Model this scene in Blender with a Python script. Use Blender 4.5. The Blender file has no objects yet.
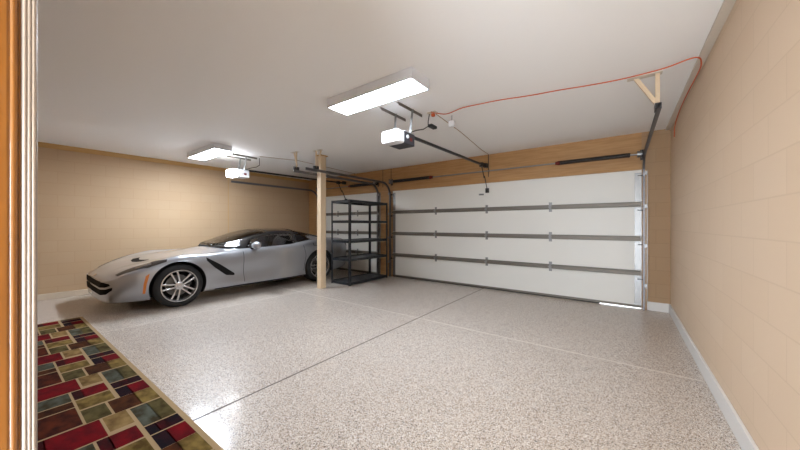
import bpy, bmesh, math, random
from mathutils import Vector, Matrix
from mathutils.bvhtree import BVHTree

random.seed(7)
PI = math.pi
S = bpy.context.scene
COL = S.collection

# ------------------------------------------------------------------ camera
H = 2.71                     # ceiling height
cam_d = bpy.data.cameras.new('camera')
cam = bpy.data.objects.new('camera', cam_d); COL.objects.link(cam)
cam_d.sensor_fit = 'HORIZONTAL'; cam_d.sensor_width = 36.0
cam_d.lens = 298.0 / 800.0 * 36.0
cam_d.clip_start = 0.02; cam_d.clip_end = 200
cam.location = (0, 0, 1.29)
cam.rotation_euler = (PI / 2, 0, math.radians(36.7))
S.camera = cam

# ------------------------------------------------------------------ world, light, exposure
W = bpy.data.worlds.new('World'); S.world = W; W.use_nodes = True
W.node_tree.nodes['Background'].inputs[0].default_value = (0.85, 0.92, 1.0, 1)
W.node_tree.nodes['Background'].inputs[1].default_value = 4.0
S.view_settings.view_transform = 'Standard'
S.view_settings.look = 'None'
S.view_settings.gamma = 1
S.view_settings.use_curve_mapping = False
S.view_settings.exposure = 1.45
PANEL_STRENGTH = 31.0
HALL_FILL_POWER = 85.0

def area(name, loc, rot, sx, sy, power, color):
    l = bpy.data.lights.new(name, 'AREA'); l.shape = 'RECTANGLE'
    l.size = sx; l.size_y = sy; l.energy = power; l.color = color
    o = bpy.data.objects.new(name, l); COL.objects.link(o)
    o.location = loc; o.rotation_euler = rot
    return o
# fill light added behind the camera's doorway, tilted up to brighten the garage ceiling
area('hall_fill_light', (-.05, -2.3, .95), (PI / 2 + math.radians(16), 0, math.radians(28)), 1.3, 1.8, HALL_FILL_POWER, (0.87, 0.97, 1.08))

# ------------------------------------------------------------------ materials
def srgb(r, g, b):
    f = lambda c: (c / 255 / 12.92) if c / 255 <= 0.04045 else ((c / 255 + 0.055) / 1.055) ** 2.4
    return (f(r), f(g), f(b), 1)

def mat(name, col, rough=0.5, metal=0.0, coat=0.0, emit=None, spec=0.5, noise=None, bump=None):
    m = bpy.data.materials.new(name); m.use_nodes = True
    nt = m.node_tree; b = nt.nodes['Principled BSDF']
    b.inputs['Base Color'].default_value = col
    b.inputs['Roughness'].default_value = rough
    b.inputs['Metallic'].default_value = metal
    b.inputs['Coat Weight'].default_value = coat
    b.inputs['Coat Roughness'].default_value = 0.05
    b.inputs['Specular IOR Level'].default_value = spec
    if emit:
        b.inputs['Emission Color'].default_value = emit[0]
        b.inputs['Emission Strength'].default_value = emit[1]
    if noise or bump:
        tc = nt.nodes.new('ShaderNodeTexCoord')
    if noise:   # (scale, other colour, (sx,sy,sz))
        mp = nt.nodes.new('ShaderNodeMapping'); mp.inputs['Scale'].default_value = noise[2]
        nz = nt.nodes.new('ShaderNodeTexNoise'); nz.inputs['Scale'].default_value = noise[0]
        nz.inputs['Detail'].default_value = 5
        rp = nt.nodes.new('ShaderNodeValToRGB')
        rp.color_ramp.elements[0].position = 0.35; rp.color_ramp.elements[1].position = 0.65
        rp.color_ramp.elements[0].color = col; rp.color_ramp.elements[1].color = noise[1]
        nt.links.new(tc.outputs['Object'], mp.inputs[0]); nt.links.new(mp.outputs[0], nz.inputs['Vector'])
        nt.links.new(nz.outputs['Fac'], rp.inputs[0]); nt.links.new(rp.outputs[0], b.inputs['Base Color'])
    if bump:    # (scale, strength)
        nz = nt.nodes.new('ShaderNodeTexNoise'); nz.inputs['Scale'].default_value = bump[0]
        bp = nt.nodes.new('ShaderNodeBump'); bp.inputs['Strength'].default_value = bump[1]
        bp.inputs['Distance'].default_value = 0.003
        nt.links.new(tc.outputs['Object'], nz.inputs['Vector'])
        nt.links.new(nz.outputs['Fac'], bp.inputs['Height']); nt.links.new(bp.outputs[0], b.inputs['Normal'])
    return m

def block_mat(name, c1, c2, mortar, horiz):
    """painted concrete block: horiz = 'X' or 'Y', the world axis that runs along the wall"""
    m = bpy.data.materials.new(name); m.use_nodes = True
    nt = m.node_tree; b = nt.nodes['Principled BSDF']
    b.inputs['Roughness'].default_value = 0.6
    b.inputs['Specular IOR Level'].default_value = 0.3
    tc = nt.nodes.new('ShaderNodeTexCoord'); sx = nt.nodes.new('ShaderNodeSeparateXYZ')
    cb = nt.nodes.new('ShaderNodeCombineXYZ')
    nt.links.new(tc.outputs['Object'], sx.inputs[0])
    nt.links.new(sx.outputs[horiz], cb.inputs['X']); nt.links.new(sx.outputs['Z'], cb.inputs['Y'])
    br = nt.nodes.new('ShaderNodeTexBrick')
    br.inputs['Scale'].default_value = 1.0
    br.inputs['Brick Width'].default_value = 0.406; br.inputs['Row Height'].default_value = 0.203
    br.inputs['Mortar Size'].default_value = 0.005; br.inputs['Mortar Smooth'].default_value = 0.6
    br.inputs['Color1'].default_value = c1; br.inputs['Color2'].default_value = c2
    br.inputs['Mortar'].default_value = mortar
    nt.links.new(cb.outputs[0], br.inputs['Vector'])
    nz = nt.nodes.new('ShaderNodeTexNoise'); nz.inputs['Scale'].default_value = 45; nz.inputs['Detail'].default_value = 4
    nt.links.new(tc.outputs['Object'], nz.inputs['Vector'])
    ml = nt.nodes.new('ShaderNodeMath'); ml.operation = 'MULTIPLY'; ml.inputs[1].default_value = -1.6
    nt.links.new(br.outputs['Fac'], ml.inputs[0])
    ad = nt.nodes.new('ShaderNodeMath'); ad.operation = 'ADD'
    nt.links.new(ml.outputs[0], ad.inputs[0]); nt.links.new(nz.outputs['Fac'], ad.inputs[1])
    bp = nt.nodes.new('ShaderNodeBump'); bp.inputs['Strength'].default_value = 0.13; bp.inputs['Distance'].default_value = 0.004
    nt.links.new(ad.outputs[0], bp.inputs['Height']); nt.links.new(bp.outputs[0], b.inputs['Normal'])
    nt.links.new(br.outputs['Color'], b.inputs['Base Color'])
    return m

def floor_mat():
    m = bpy.data.materials.new('epoxy_flake_floor'); m.use_nodes = True
    nt = m.node_tree; b = nt.nodes['Principled BSDF']; L = nt.links.new
    b.inputs['Roughness'].default_value = 0.38
    b.inputs['Specular IOR Level'].default_value = 0.3
    b.inputs['Coat Weight'].default_value = 0.32; b.inputs['Coat Roughness'].default_value = 0.13
    tc = nt.nodes.new('ShaderNodeTexCoord')
    def vor(scale, lo, hi, dark, fac):
        v = nt.nodes.new('ShaderNodeTexVoronoi'); v.inputs['Scale'].default_value = scale
        L(tc.outputs['Object'], v.inputs['Vector'])
        bw = nt.nodes.new('ShaderNodeSeparateColor'); L(v.outputs['Color'], bw.inputs[0])
        r = nt.nodes.new('ShaderNodeValToRGB'); r.color_ramp.interpolation = 'CONSTANT'
        r.color_ramp.elements[0].color = (1, 1, 1, 1); r.color_ramp.elements[1].color = (0, 0, 0, 1)
        r.color_ramp.elements[1].position = fac
        L(bw.outputs[0], r.inputs[0]); return r.outputs[0], bw.outputs[1]
    f1, g1 = vor(165, 0, 1, 0, 0.22)
    f2, g2 = vor(240, 0, 1, 0, 0.20)
    f3, g3 = vor(210, 0, 1, 0, 0.10)
    base = srgb(192, 178, 164)
    def mix(fac, a, c2):
        x = nt.nodes.new('ShaderNodeMix'); x.data_type = 'RGBA'
        L(fac, x.inputs[0])
        if isinstance(a, tuple): x.inputs[6].default_value = a
        else: L(a, x.inputs[6])
        x.inputs[7].default_value = c2
        return x.outputs[2]
    c = mix(f1, base, srgb(146, 126, 110))
    c = mix(f2, c, srgb(228, 222, 216))
    c = mix(f3, c, srgb(74, 64, 60))
    L(c, b.inputs['Base Color'])
    nz = nt.nodes.new('ShaderNodeTexNoise'); nz.inputs['Scale'].default_value = 90
    L(tc.outputs['Object'], nz.inputs['Vector'])
    bp = nt.nodes.new('ShaderNodeBump'); bp.inputs['Strength'].default_value = 0.12; bp.inputs['Distance'].default_value = 0.002
    L(nz.outputs['Fac'], bp.inputs['Height']); L(bp.outputs[0], b.inputs['Normal']); L(bp.outputs[0], b.inputs['Coat Normal'])
    return m

def glass_mat(name, tint, transp, rough=0.03):
    m = bpy.data.materials.new(name); m.use_nodes = True
    nt = m.node_tree; nt.nodes.clear()
    out = nt.nodes.new('ShaderNodeOutputMaterial')
    tr = nt.nodes.new('ShaderNodeBsdfTransparent'); tr.inputs[0].default_value = (transp, transp, transp, 1)
    gl = nt.nodes.new('ShaderNodeBsdfGlossy'); gl.inputs[0].default_value = tint; gl.inputs['Roughness'].default_value = rough
    fr = nt.nodes.new('ShaderNodeFresnel'); fr.inputs[0].default_value = 1.42
    mx = nt.nodes.new('ShaderNodeMixShader')
    nt.links.new(fr.outputs[0], mx.inputs[0]); nt.links.new(tr.outputs[0], mx.inputs[1]); nt.links.new(gl.outputs[0], mx.inputs[2])
    nt.links.new(mx.outputs[0], out.inputs[0])
    return m

M = {
 'floor': floor_mat(),
 'ceiling': mat('ceiling_paint', srgb(240, 238, 236), 0.75, bump=(60, 0.15)),
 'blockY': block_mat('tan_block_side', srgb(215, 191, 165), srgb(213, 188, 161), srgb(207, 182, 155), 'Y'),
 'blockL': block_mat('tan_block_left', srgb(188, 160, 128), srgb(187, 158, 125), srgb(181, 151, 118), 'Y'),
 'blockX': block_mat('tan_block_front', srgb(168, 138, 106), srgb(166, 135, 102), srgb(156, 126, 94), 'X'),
 'header': mat('tan_header_board', srgb(182, 140, 92), 0.6, noise=(3, srgb(168, 125, 78), (1, 1, 14))),
 'ochre': mat('ochre_trim', srgb(190, 150, 92), 0.6),
 'tanpost': mat('tan_painted_wood', srgb(214, 190, 158), 0.55),
 'white_trim': mat('white_baseboard', srgb(220, 216, 212), 0.5),
 'lt_trim': mat('beige_trim', srgb(206, 196, 182), 0.5),
 'curb': mat('pale_curb', srgb(206, 190, 168), 0.5),
 'panel': mat('door_panel_white', srgb(226, 224, 218), 0.45, bump=(30, 0.1)),
 'galv': mat('galvanised_steel', srgb(146, 146, 146), 0.4, 0.85),
 'track': mat('track_steel', srgb(112, 110, 112), 0.42, 0.75),
 'strut': mat('dull_steel_strut', srgb(118, 112, 104), 0.5, 0.5),
 'dksteel': mat('dark_steel', srgb(62, 60, 60), 0.45, 0.6),
 'black': mat('black_powder_coat', srgb(40, 42, 46), 0.4, 0.2),
 'rubber': mat('black_rubber', srgb(22, 22, 22), 0.75),
 'red': mat('red_paint', srgb(110, 28, 22), 0.5),
 'orange': mat('orange_cord', srgb(200, 92, 44), 0.5),
 'wire': mat('pale_wire', srgb(170, 140, 110), 0.6),
 'blackwire': mat('black_wire', srgb(25, 24, 24), 0.5),
 'white_plastic': mat('white_plastic', srgb(226, 226, 228), 0.35),
 'grey_plastic': mat('dark_grey_plastic', srgb(52, 52, 58), 0.45),
 'fixture': mat('light_housing_grey', srgb(222, 224, 230), 0.4),
 'glow': mat('light_diffuser', (1, 1, 1, 1), 0.5, emit=((0.86, 0.97, 1.10, 1), PANEL_STRENGTH * .88)),
 'glow2': mat('light_diffuser_far', (1, 1, 1, 1), 0.5, emit=((0.86, 0.97, 1.10, 1), PANEL_STRENGTH * 1.15)),
 'bulbglow': mat('opener_lens', (1, 1, 1, 1), 0.5, emit=((0.95, 0.97, 1.0, 1), 12.0)),
 'wood': mat('varnished_oak', srgb(138, 88, 32), 0.25, coat=0.6, noise=(4, srgb(116, 70, 22), (12, 12, 0.7))),
 'metal_strip': mat('bright_weather_strip', srgb(150, 140, 132), 0.3, 0.5),
 'hall': mat('hall_wall', srgb(225, 215, 200), 0.7),
 'paint': mat('silver_car_paint', srgb(162, 164, 169), 0.28, 0.6, coat=1.0),
 'cabin': mat('cabin_dark', srgb(18, 18, 20), 0.7),
 'roof': mat('gloss_black_roof', srgb(14, 14, 17), 0.12, 0, coat=1.0),
 'tire': mat('tyre_rubber', srgb(24, 24, 25), 0.7),
 'rim': mat('silver_alloy', srgb(196, 196, 198), 0.25, 0.9),
 'brake': mat('brake_disc', srgb(110, 108, 106), 0.4, 0.9),
 'well': mat('wheel_well_black', srgb(10, 10, 10), 0.9),
 'gloss_black': mat('satin_black_trim', srgb(10, 10, 11), 0.4, spec=0.2),
 'mesh_black': mat('grille_black', srgb(6, 6, 7), 0.8, spec=0.1),
 'amber': mat('amber_lens', srgb(205, 118, 50), 0.25, coat=0.7),
 'lamp': mat('headlamp_lens', srgb(48, 40, 34), 0.3, 0.0, coat=0.3, spec=0.3),
 'lampchrome': mat('headlamp_chrome', srgb(190, 190, 192), 0.15, 0.9),
 'tail': mat('tail_lens_red', srgb(140, 14, 14), 0.2, coat=0.8),
 'seat': mat('grey_leather', srgb(120, 120, 126), 0.5),
 'glass': glass_mat('car_windscreen', (1, 1, 1, 1), 0.93),
 'sideglass': glass_mat('car_side_glass', (1, 1, 1, 1), 0.75),
 'joint': mat('floor_joint_dark', srgb(92, 82, 76), 0.7),
 'joint_light': mat('floor_joint_light', srgb(206, 196, 185), 0.4),
 'rug_base': mat('rug_beige', srgb(164, 140, 106), 0.9, spec=0.1, bump=(220, 0.6)),
 'concrete': mat('driveway_concrete', srgb(200, 196, 190), 0.8),
}

# ------------------------------------------------------------------ helpers
def tag(o, label=None, cat=None, group=None, kind=None):
    if label: o['label'] = label
    if cat: o['category'] = cat
    if group: o['group'] = group
    if kind: o['kind'] = kind
    return o

def thing(name, loc, label, cat, group=None, kind=None):
    o = bpy.data.objects.new(name, None); COL.objects.link(o)
    o.empty_display_size = 0.1; o.location = loc
    return tag(o, label, cat, group, kind)

def origin(o):
    v = Vector((0, 0, 0))
    while o: v += o.location; o = o.parent
    return v

def finish(name, bm, m, parent=None, smooth=False, bevel=0.0, loc=None):
    """bm holds world coordinates; loc = the origin to give a top-level mesh"""
    bmesh.ops.recalc_face_normals(bm, faces=bm.faces[:])
    base = Vector(loc) if loc is not None else Vector((0, 0, 0))
    if parent is not None: base = root_loc(parent)
    bmesh.ops.translate(bm, verts=bm.verts[:], vec=-base)
    me = bpy.data.meshes.new(name); bm.to_mesh(me); bm.free()
    for mm in (m if isinstance(m, (list, tuple)) else [m]): me.materials.append(mm)
    if smooth:
        for p in me.polygons: p.use_smooth = True
    o = bpy.data.objects.new(name, me); COL.objects.link(o)
    if parent is not None: o.parent = parent
    else: o.location = base
    if bevel:
        b = o.modifiers.new('bevel', 'BEVEL'); b.width = bevel; b.segments = 2; b.limit_method = 'ANGLE'
    if smooth:
        try: me.set_sharp_from_angle(angle=math.radians(38))
        except Exception: pass
    return o

def root_loc(p):
    # parts and sub-parts sit at their thing's origin, so only the root moves
    while p.parent is not None: p = p.parent
    return Vector(p.location)

def box(bm, a, b):
    x0, x1 = sorted((a[0], b[0])); y0, y1 = sorted((a[1], b[1])); z0, z1 = sorted((a[2], b[2]))
    v = [bm.verts.new(p) for p in ((x0, y0, z0), (x1, y0, z0), (x1, y1, z0), (x0, y1, z0), (x0, y0, z1), (x1, y0, z1), (x1, y1, z1), (x0, y1, z1))]
    fs = []
    for f in ((0, 3, 2, 1), (4, 5, 6, 7), (0, 1, 5, 4), (1, 2, 6, 5), (2, 3, 7, 6), (3, 0, 4, 7)):
        fs.append(bm.faces.new([v[i] for i in f]))
    return fs

def boxo(name, a, b, m, parent=None, bevel=0.0, loc=None):
    bm = bmesh.new(); box(bm, a, b)
    if parent is None and loc is None: loc = (0, 0, 0)
    return finish(name, bm, m, parent, bevel=bevel, loc=loc)

def tube(bm, pts, r, n=8, caps=True):
    pts = [Vector(p) for p in pts]
    rings = []
    up = None
    for i, p in enumerate(pts):
        d = (pts[min(i + 1, len(pts) - 1)] - pts[max(i - 1, 0)]).normalized()
        if up is None:
            up = Vector((0, 0, 1)) if abs(d.z) < 0.9 else Vector((1, 0, 0))
        a = (up - d * up.dot(d)).normalized(); up = a
        b = d.cross(a)
        rr = r[i] if isinstance(r, (list, tuple)) else r
        rings.append([bm.verts.new(p + (a * math.cos(2 * PI * k / n) + b * math.sin(2 * PI * k / n)) * rr) for k in range(n)])
    for i in range(len(rings) - 1):
        for k in range(n):
            bm.faces.new((rings[i][k], rings[i][(k + 1) % n], rings[i + 1][(k + 1) % n], rings[i + 1][k]))
    if caps:
        bm.faces.new(list(reversed(rings[0]))); bm.faces.new(rings[-1])

def bar(bm, p, q, w, h, up=(0, 0, 1)):
    """rectangular bar between two points"""
    p = Vector(p); q = Vector(q); d = (q - p).normalized(); up = Vector(up)
    if abs(d.dot(up)) > 0.95: up = Vector((0, 1, 0))
    s = d.cross(up).normalized(); u = s.cross(d)
    vs = []
    for c in (p, q):
        for a, b in ((-1, -1), (1, -1), (1, 1), (-1, 1)):
            vs.append(bm.verts.new(c + s * a * w / 2 + u * b * h / 2))
    for f in ((0, 3, 2, 1), (4, 5, 6, 7), (0, 1, 5, 4), (1, 2, 6, 5), (2, 3, 7, 6), (3, 0, 4, 7)):
        bm.faces.new([vs[i] for i in f])

def angle_iron(bm, p, q, w=0.032, t=0.003, side=(0, 1, 0)):
    p = Vector(p); q = Vector(q); d = (q - p).normalized(); a = Vector(side); a = (a - d * a.dot(d)).normalized(); b = d.cross(a)
    prof = [(0, 0), (w, 0), (w, t), (t, t), (t, w), (0, w)]
    r = [[bm.verts.new(c + a * x + b * y) for x, y in prof] for c in (p, q)]
    n = len(prof)
    for k in range(n): bm.faces.new((r[0][k], r[0][(k + 1) % n], r[1][(k + 1) % n], r[1][k]))
    bm.faces.new(r[0]); bm.faces.new(list(reversed(r[1])))

def lathe_x(bm, cx, cy, cz, prof, n=40, a0=0.0, a1=2 * PI):
    """profile (x offset, radius) swept about the X axis"""
    full = abs(a1 - a0 - 2 * PI) < 1e-6
    cnt = n if full else n + 1
    rings = []
    for x, r in prof:
        rings.append([bm.verts.new((cx + x, cy + r * math.cos(a0 + (a1 - a0) * k / n), cz + r * math.sin(a0 + (a1 - a0) * k / n))) for k in range(cnt)])
    for i in range(len(rings) - 1):
        for k in range(n):
            k2 = (k + 1) % cnt if full else k + 1
            bm.faces.new((rings[i][k], rings[i][k2], rings[i + 1][k2], rings[i + 1][k]))
    return rings

def copy_tree(o, parent=None):
    c = o.copy(); COL.objects.link(c); c.parent = parent
    for ch in list(o.children): copy_tree(ch, c)
    return c

# ------------------------------------------------------------------ the setting
XL, XR, YW, Y0 = -8.0, 0.57, 5.88, 0.0
D1 = (-4.62, 0.24); D2 = (-7.45, -5.07); DT = 2.14
def struct(name, bm, m, label, cat): 
    return tag(finish(name, bm, m, loc=(0, 0, 0)), label, cat, kind='structure')
def sbox(name, a, b, m, label, cat, bevel=0.0):
    return tag(boxo(name, a, b, m, bevel=bevel), label, cat, kind='structure')

sbox('floor', (XL - .2, -3.0, -0.12), (XR + .2, YW + .25, 0), M['floor'], 'glossy beige flake-coated garage floor', 'floor')
sbox('ceiling', (XL - .2, -0.0, H), (XR + .2, YW + .25, H + .12), M['ceiling'], 'plain off-white garage ceiling', 'ceiling')
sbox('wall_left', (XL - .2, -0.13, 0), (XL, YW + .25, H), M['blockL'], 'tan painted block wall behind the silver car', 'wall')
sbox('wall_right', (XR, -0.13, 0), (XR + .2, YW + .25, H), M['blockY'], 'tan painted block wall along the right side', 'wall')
# wall with the two garage doors, its openings left free
bm = bmesh.new()
box(bm, (XL, YW, 0), (D2[0], YW + .2, DT)); box(bm, (D2[1], YW, 0), (D1[0], YW + .2, DT))
struct('wall_front', bm, M['header'], 'tan wooden wall sections beside and between the garage doors', 'wall')
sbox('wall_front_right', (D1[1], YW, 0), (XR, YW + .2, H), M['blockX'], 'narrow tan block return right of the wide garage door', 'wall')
sbox('wall_header', (XL, YW, DT), (D1[1], YW + .2, H), M['header'], 'tan board header above both garage doors', 'wall')
# near wall with the doorway the camera stands in
JX, JR = -0.60, 0.46
bm = bmesh.new()
box(bm, (XL, -0.13, 0), (JX - .02, 0, H)); box(bm, (JR + .02, -0.13, 0), (XR, 0, H)); box(bm, (JX - .02, -0.13, 2.52), (JR + .02, 0, H))
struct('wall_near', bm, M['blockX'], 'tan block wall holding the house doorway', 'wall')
# hallway shell behind the camera
bm = bmesh.new()
box(bm, (-1.2, -2.6, 0), (-1.1, -0.13, 2.62)); box(bm, (1.1, -2.6, 0), (1.2, -0.13, 2.62)); box(bm, (-1.2, -2.7, 0), (1.2, -2.6, 2.62)); box(bm, (-1.2, -2.7, 2.62), (1.2, -0.0, 2.7))
box(bm, (XR, -0.23, 0), (1.2, -0.13, 2.62)) if False else None
struct('wall_hallway', bm, M['hall'], 'pale hallway walls behind the house doorway', 'wall')
# trims
sbox('trim_1', (XL, 0, H - .085), (XL + .025, YW, H), M['ochre'], 'ochre trim strip along the top of the left wall', 'trim')
sbox('trim_2', (XR - .055, 0, H - .022), (XR, YW, H), M['lt_trim'], 'beige trim strip along the top of the right wall', 'trim')
sbox('trim_3', (D2[0] - .1, YW - .022, DT), (D1[1], YW, DT + .115), M['header'], 'tan board along the bottom of the header', 'trim')
sbox('trim_4', (D1[1] + .005, YW - .02, 0), (D1[1] + .06, YW, DT), M['header'], 'tan wooden jamb strip right of the wide garage door', 'trim')
bm = bmesh.new()
for x in (-4.93, -4.66, -2.16): box(bm, (x - .006, YW - .006, DT + .12), (x + .006, YW, H))
struct('trim_5', bm, M['dksteel'], 'dark vertical seams in the header boards', 'trim')
sbox('trim_6', (D1[1], YW - .035, H - .03), (-5.0 + 5.0 + D1[1] + .001, YW, H), M['ochre'], 'small cover strip', 'trim') if False else None
sbox('trim_7', (XL, 3.447, 0.1), (XL + .004, 3.46, H - .09), M['ochre'], 'vertical control joint in the left block wall', 'trim')
sbox('baseboard_right', (XR - .02, 0.03, 0), (XR, YW, .13), M['white_trim'], 'white baseboard along the right wall', 'baseboard', .004)
sbox('baseboard_front', (D1[1] + .06, YW - .02, 0), (XR - .02, YW, .13), M['white_trim'], 'short white baseboard beside the wide garage door', 'baseboard', .004)
sbox('baseboard_left', (XL, 0, 0), (XL + .05, YW, .10), M['curb'], 'low pale curb along the left wall', 'baseboard', .006)
# floor joints
sbox('trim_8', (-2.274, .76, 0.0005), (-2.260, YW, .0012), M['joint'], 'dark saw-cut joint running to the wide garage door', 'floor joint')
sbox('trim_9', (-7.9, 3.45, 0.0005), (XR - .03, 3.472, .0012), M['joint_light'], 'pale floor joint running across the garage', 'floor joint')
sbox('trim_10', (-5.005, .76, 0.0005), (-4.985, YW, .0012), M['joint_light'], 'pale floor joint beside the silver car', 'floor joint')
sbox('ground', (-14, YW + .25, -0.14), (6, 16, -0.03), M['concrete'], 'pale concrete driveway outside the garage doors', 'driveway')
# house doorway frame at the far left of the photograph
dr = thing('door_frame', (JX, -.1, 0), 'varnished oak doorway frame with bright weather strip at far left', 'door frame', kind='structure')
dr.name = 'door_3'
def jamb(x, s):
    bm = bmesh.new(); box(bm, (x - .0 , -.13, 0), (x - s * .03, .0075, 2.5)); finish('jamb', bm, M['wood'], dr, bevel=.003)
    bm = bmesh.new(); tube(bm, [(x - s * .004, .0095, 0), (x - s * .004, .0095, 2.5)], .004, 12); finish('bead', bm, M['wood'], dr, True)
    bm = bmesh.new(); box(bm, (x - s * .03, .006, 0), (x - s * .006, .0155, 2.5)); finish('stop', bm, M['wood'], dr)
    bm = bmesh.new(); 
    for yy in (.0187, .0224, .0259): tube(bm, [(x - s * .002, yy, 0), (x - s * .002, yy, 2.52)], .0027, 12)
    box(bm, (x - s * .06, .0158, 0), (x - s * .003, .0275, 2.52)); finish('weather_strip', bm, M['metal_strip'], dr, True)
jamb(JX, 1); jamb(JR, -1)
bm = bmesh.new(); box(bm, (JX - .03, -.13, 2.5), (JR + .03, .017, 2.52)); finish('head_jamb', bm, M['wood'], dr, bevel=.003)

# ------------------------------------------------------------------ garage doors
def garage_door(idx, x0, x1, hx, label, stile_r):
    t = thing('door_%d' % idx, ((x0 + x1) / 2, YW + .02, 0), label, 'garage door', kind='structure')
    yf = YW + .015; n = 4; hh = (DT - .02) / n
    gap = .022
    for k in range(n):
        z0 = gap + k * hh; z1 = gap + (k + 1) * hh - .004
        if k == n - 1: z1 = DT + .01
        bm = bmesh.new(); box(bm, (x0 - .02, yf, z0), (x1 + .02, yf + .045, z1)); finish('door_section', bm, M['panel'], t, bevel=.003)
    for k in (1, 2, 3):
        z = gap + k * hh - .002
        bm = bmesh.new()
        # hat shaped steel strut
        prof = [(0, -.04), (0, -.022), (-.055, -.022), (-.055, .022), (0, .022), (0, .04)]
        yy = yf - .001
        pr = [(yy + a, z + b) for a, b in prof] + [(yy + a + (.003 if a == 0 else .004), z + b * (.9)) for a, b in reversed(prof)]
        r = [[bm.verts.new((x, a, b)) for a, b in pr] for x in (x0 + .01, x1 - .01)]
        m_ = len(pr)
        for q in range(m_): bm.faces.new((r[0][q], r[0][(q + 1) % m_], r[1][(q + 1) % m_], r[1][q]))
        for q in range(m_ // 2 - 1):
            bm.faces.new((r[0][q], r[0][q + 1], r[0][m_ - 2 - q], r[0][m_ - 1 - q])); bm.faces.new((r[1][q], r[1][m_ - 1 - q], r[1][m_ - 2 - q], r[1][q + 1]))
        finish('strut', bm, M['strut'], t)
    for x in hx:
        for k in (1, 2, 3):
            z = gap + k * hh - .002
            bm = bmesh.new()
            box(bm, (x - .025, yf - .004, z + .03), (x + .025, yf, z + .085)); box(bm, (x - .025, yf - .004, z - .085), (x + .025, yf, z - .03))
            tube(bm, [(x - .03, yf - .062, z), (x + .03, yf - .062, z)], .008, 8)
            box(bm, (x - .018, yf - .064, z - .03), (x + .018, yf - .055, z + .03))
            finish('hinge', bm, M['galv'], t)
    for xs, s in ((x0, 1), (x1, -1)):
        for k in range(n):
            z0 = gap + k * hh + (.045 if k else 0.0); z1 = gap + (k + 1) * hh - .045
            bm = bmesh.new(); w = .085
            box(bm, (xs, yf - .004, z0), (xs + s * w, yf, z1))
            box(bm, (xs + s * .002, yf - .02, z1 - .10), (xs + s * .045, yf - .003, z1 - .02))
            finish('end_stile', bm, M['galv'], t)
            bm = bmesh.new(); tube(bm, [(xs + s * .05, yf - .035, z1 - .05), (xs - s * .03, yf - .035, z1 - .05)], .006, 8)
            lathe_x(bm, xs - s * .018, yf - .035, z1 - .05, [(-.008, 0.001), (-.008, .02), (.008, .02), (.008, 0.001)], 14)
            finish('roller', bm, M['dksteel'], t, True)
    bm = bmesh.new(); box(bm, (x0, yf - .006, gap - .008), (x1, yf + .05, gap + .03)); finish('bottom_rail', bm, M['strut'], t)
    xe = x1 if idx == 2 else -.30
    bm = bmesh.new(); box(bm, (x0, yf, 0), (xe, yf + .045, gap - .008)); finish('bottom_seal', bm, M['rubber'], t, bevel=.004)
    return t
d1 = garage_door(1, D1[0], D1[1], (-3.38, -2.2, -1.03), 'wide white sectional garage door with grey steel struts', True)
d2 = garage_door(2, D2[0], D2[1], (-6.65, -5.85), 'single white sectional garage door behind black shelving and car', True)

# ------------------------------------------------------------------ door tracks
def track(name, X, s, yend, label, brk=True):
    """s = +1 when the door lies towards -X of this track"""
    t = thing(name, (X, YW, 0), label, 'door track', 'garage door tracks')
    yv = YW - .045; zt = 2.33; R = .30
    path = [(yv, 0.0), (yv, zt - R)]
    for k in range(1, 9):
        a = k / 8 * PI / 2
        path.append((yv - R + R * math.cos(a), zt - R + R * math.sin(a)))
    path.append((yend, zt))
    prof = [(0, -.024), (0, .024), (s * -.024, .024), (s * -.024, .021), (s * -.003, .021), (s * -.003, -.021), (s * -.024, -.021), (s * -.024, -.024)]
    bm = bmesh.new(); rings = []
    for i, (y, z) in enumerate(path):
        a = Vector(path[max(i - 1, 0)]); b = Vector(path[min(i + 1, len(path) - 1)]); d = (b - a).normalized()
        nrm = Vector((-d.y, d.x))
        rings.append([bm.verts.new((X + u, y + nrm.x * v, z + nrm.y * v)) for u, v in prof])
    n = len(prof)
    for i in range(len(rings) - 1):
        for k in range(n): bm.faces.new((rings[i][k], rings[i][(k + 1) % n], rings[i + 1][(k + 1) % n], rings[i + 1][k]))
    bm.faces.new(rings[0]); bm.faces.new(rings[-1])
    finish('rail', bm, M['track'], t)
    bm = bmesh.new(); angle_iron(bm, (X + s * .004, YW - .002, 0.02), (X + s * .004, YW - .002, 2.13), .03, .003, (0, -1, 0)); finish('wall_angle', bm, M['galv'], t)
    for z in (.35, .95, 1.55, 2.05):
        bm = bmesh.new(); box(bm, (X - .004 * s, YW - .07, z), (X + s * .03, YW - .001, z + .05)); finish('track_bracket', bm, M['galv'], t)
    return t
track('door_track', .275, 1, 3.42, 'grey steel door track at the right edge of the wide garage door')
track('door_track', -4.675, -1, 3.36, 'grey steel door track passing beside the tan post')
track('door_track', -5.04, 1, 3.36, 'grey steel door track behind the tan post, right of the single door')
track('door_track', -7.50, -1, 3.30, 'grey steel door track close to the left block wall')

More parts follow.
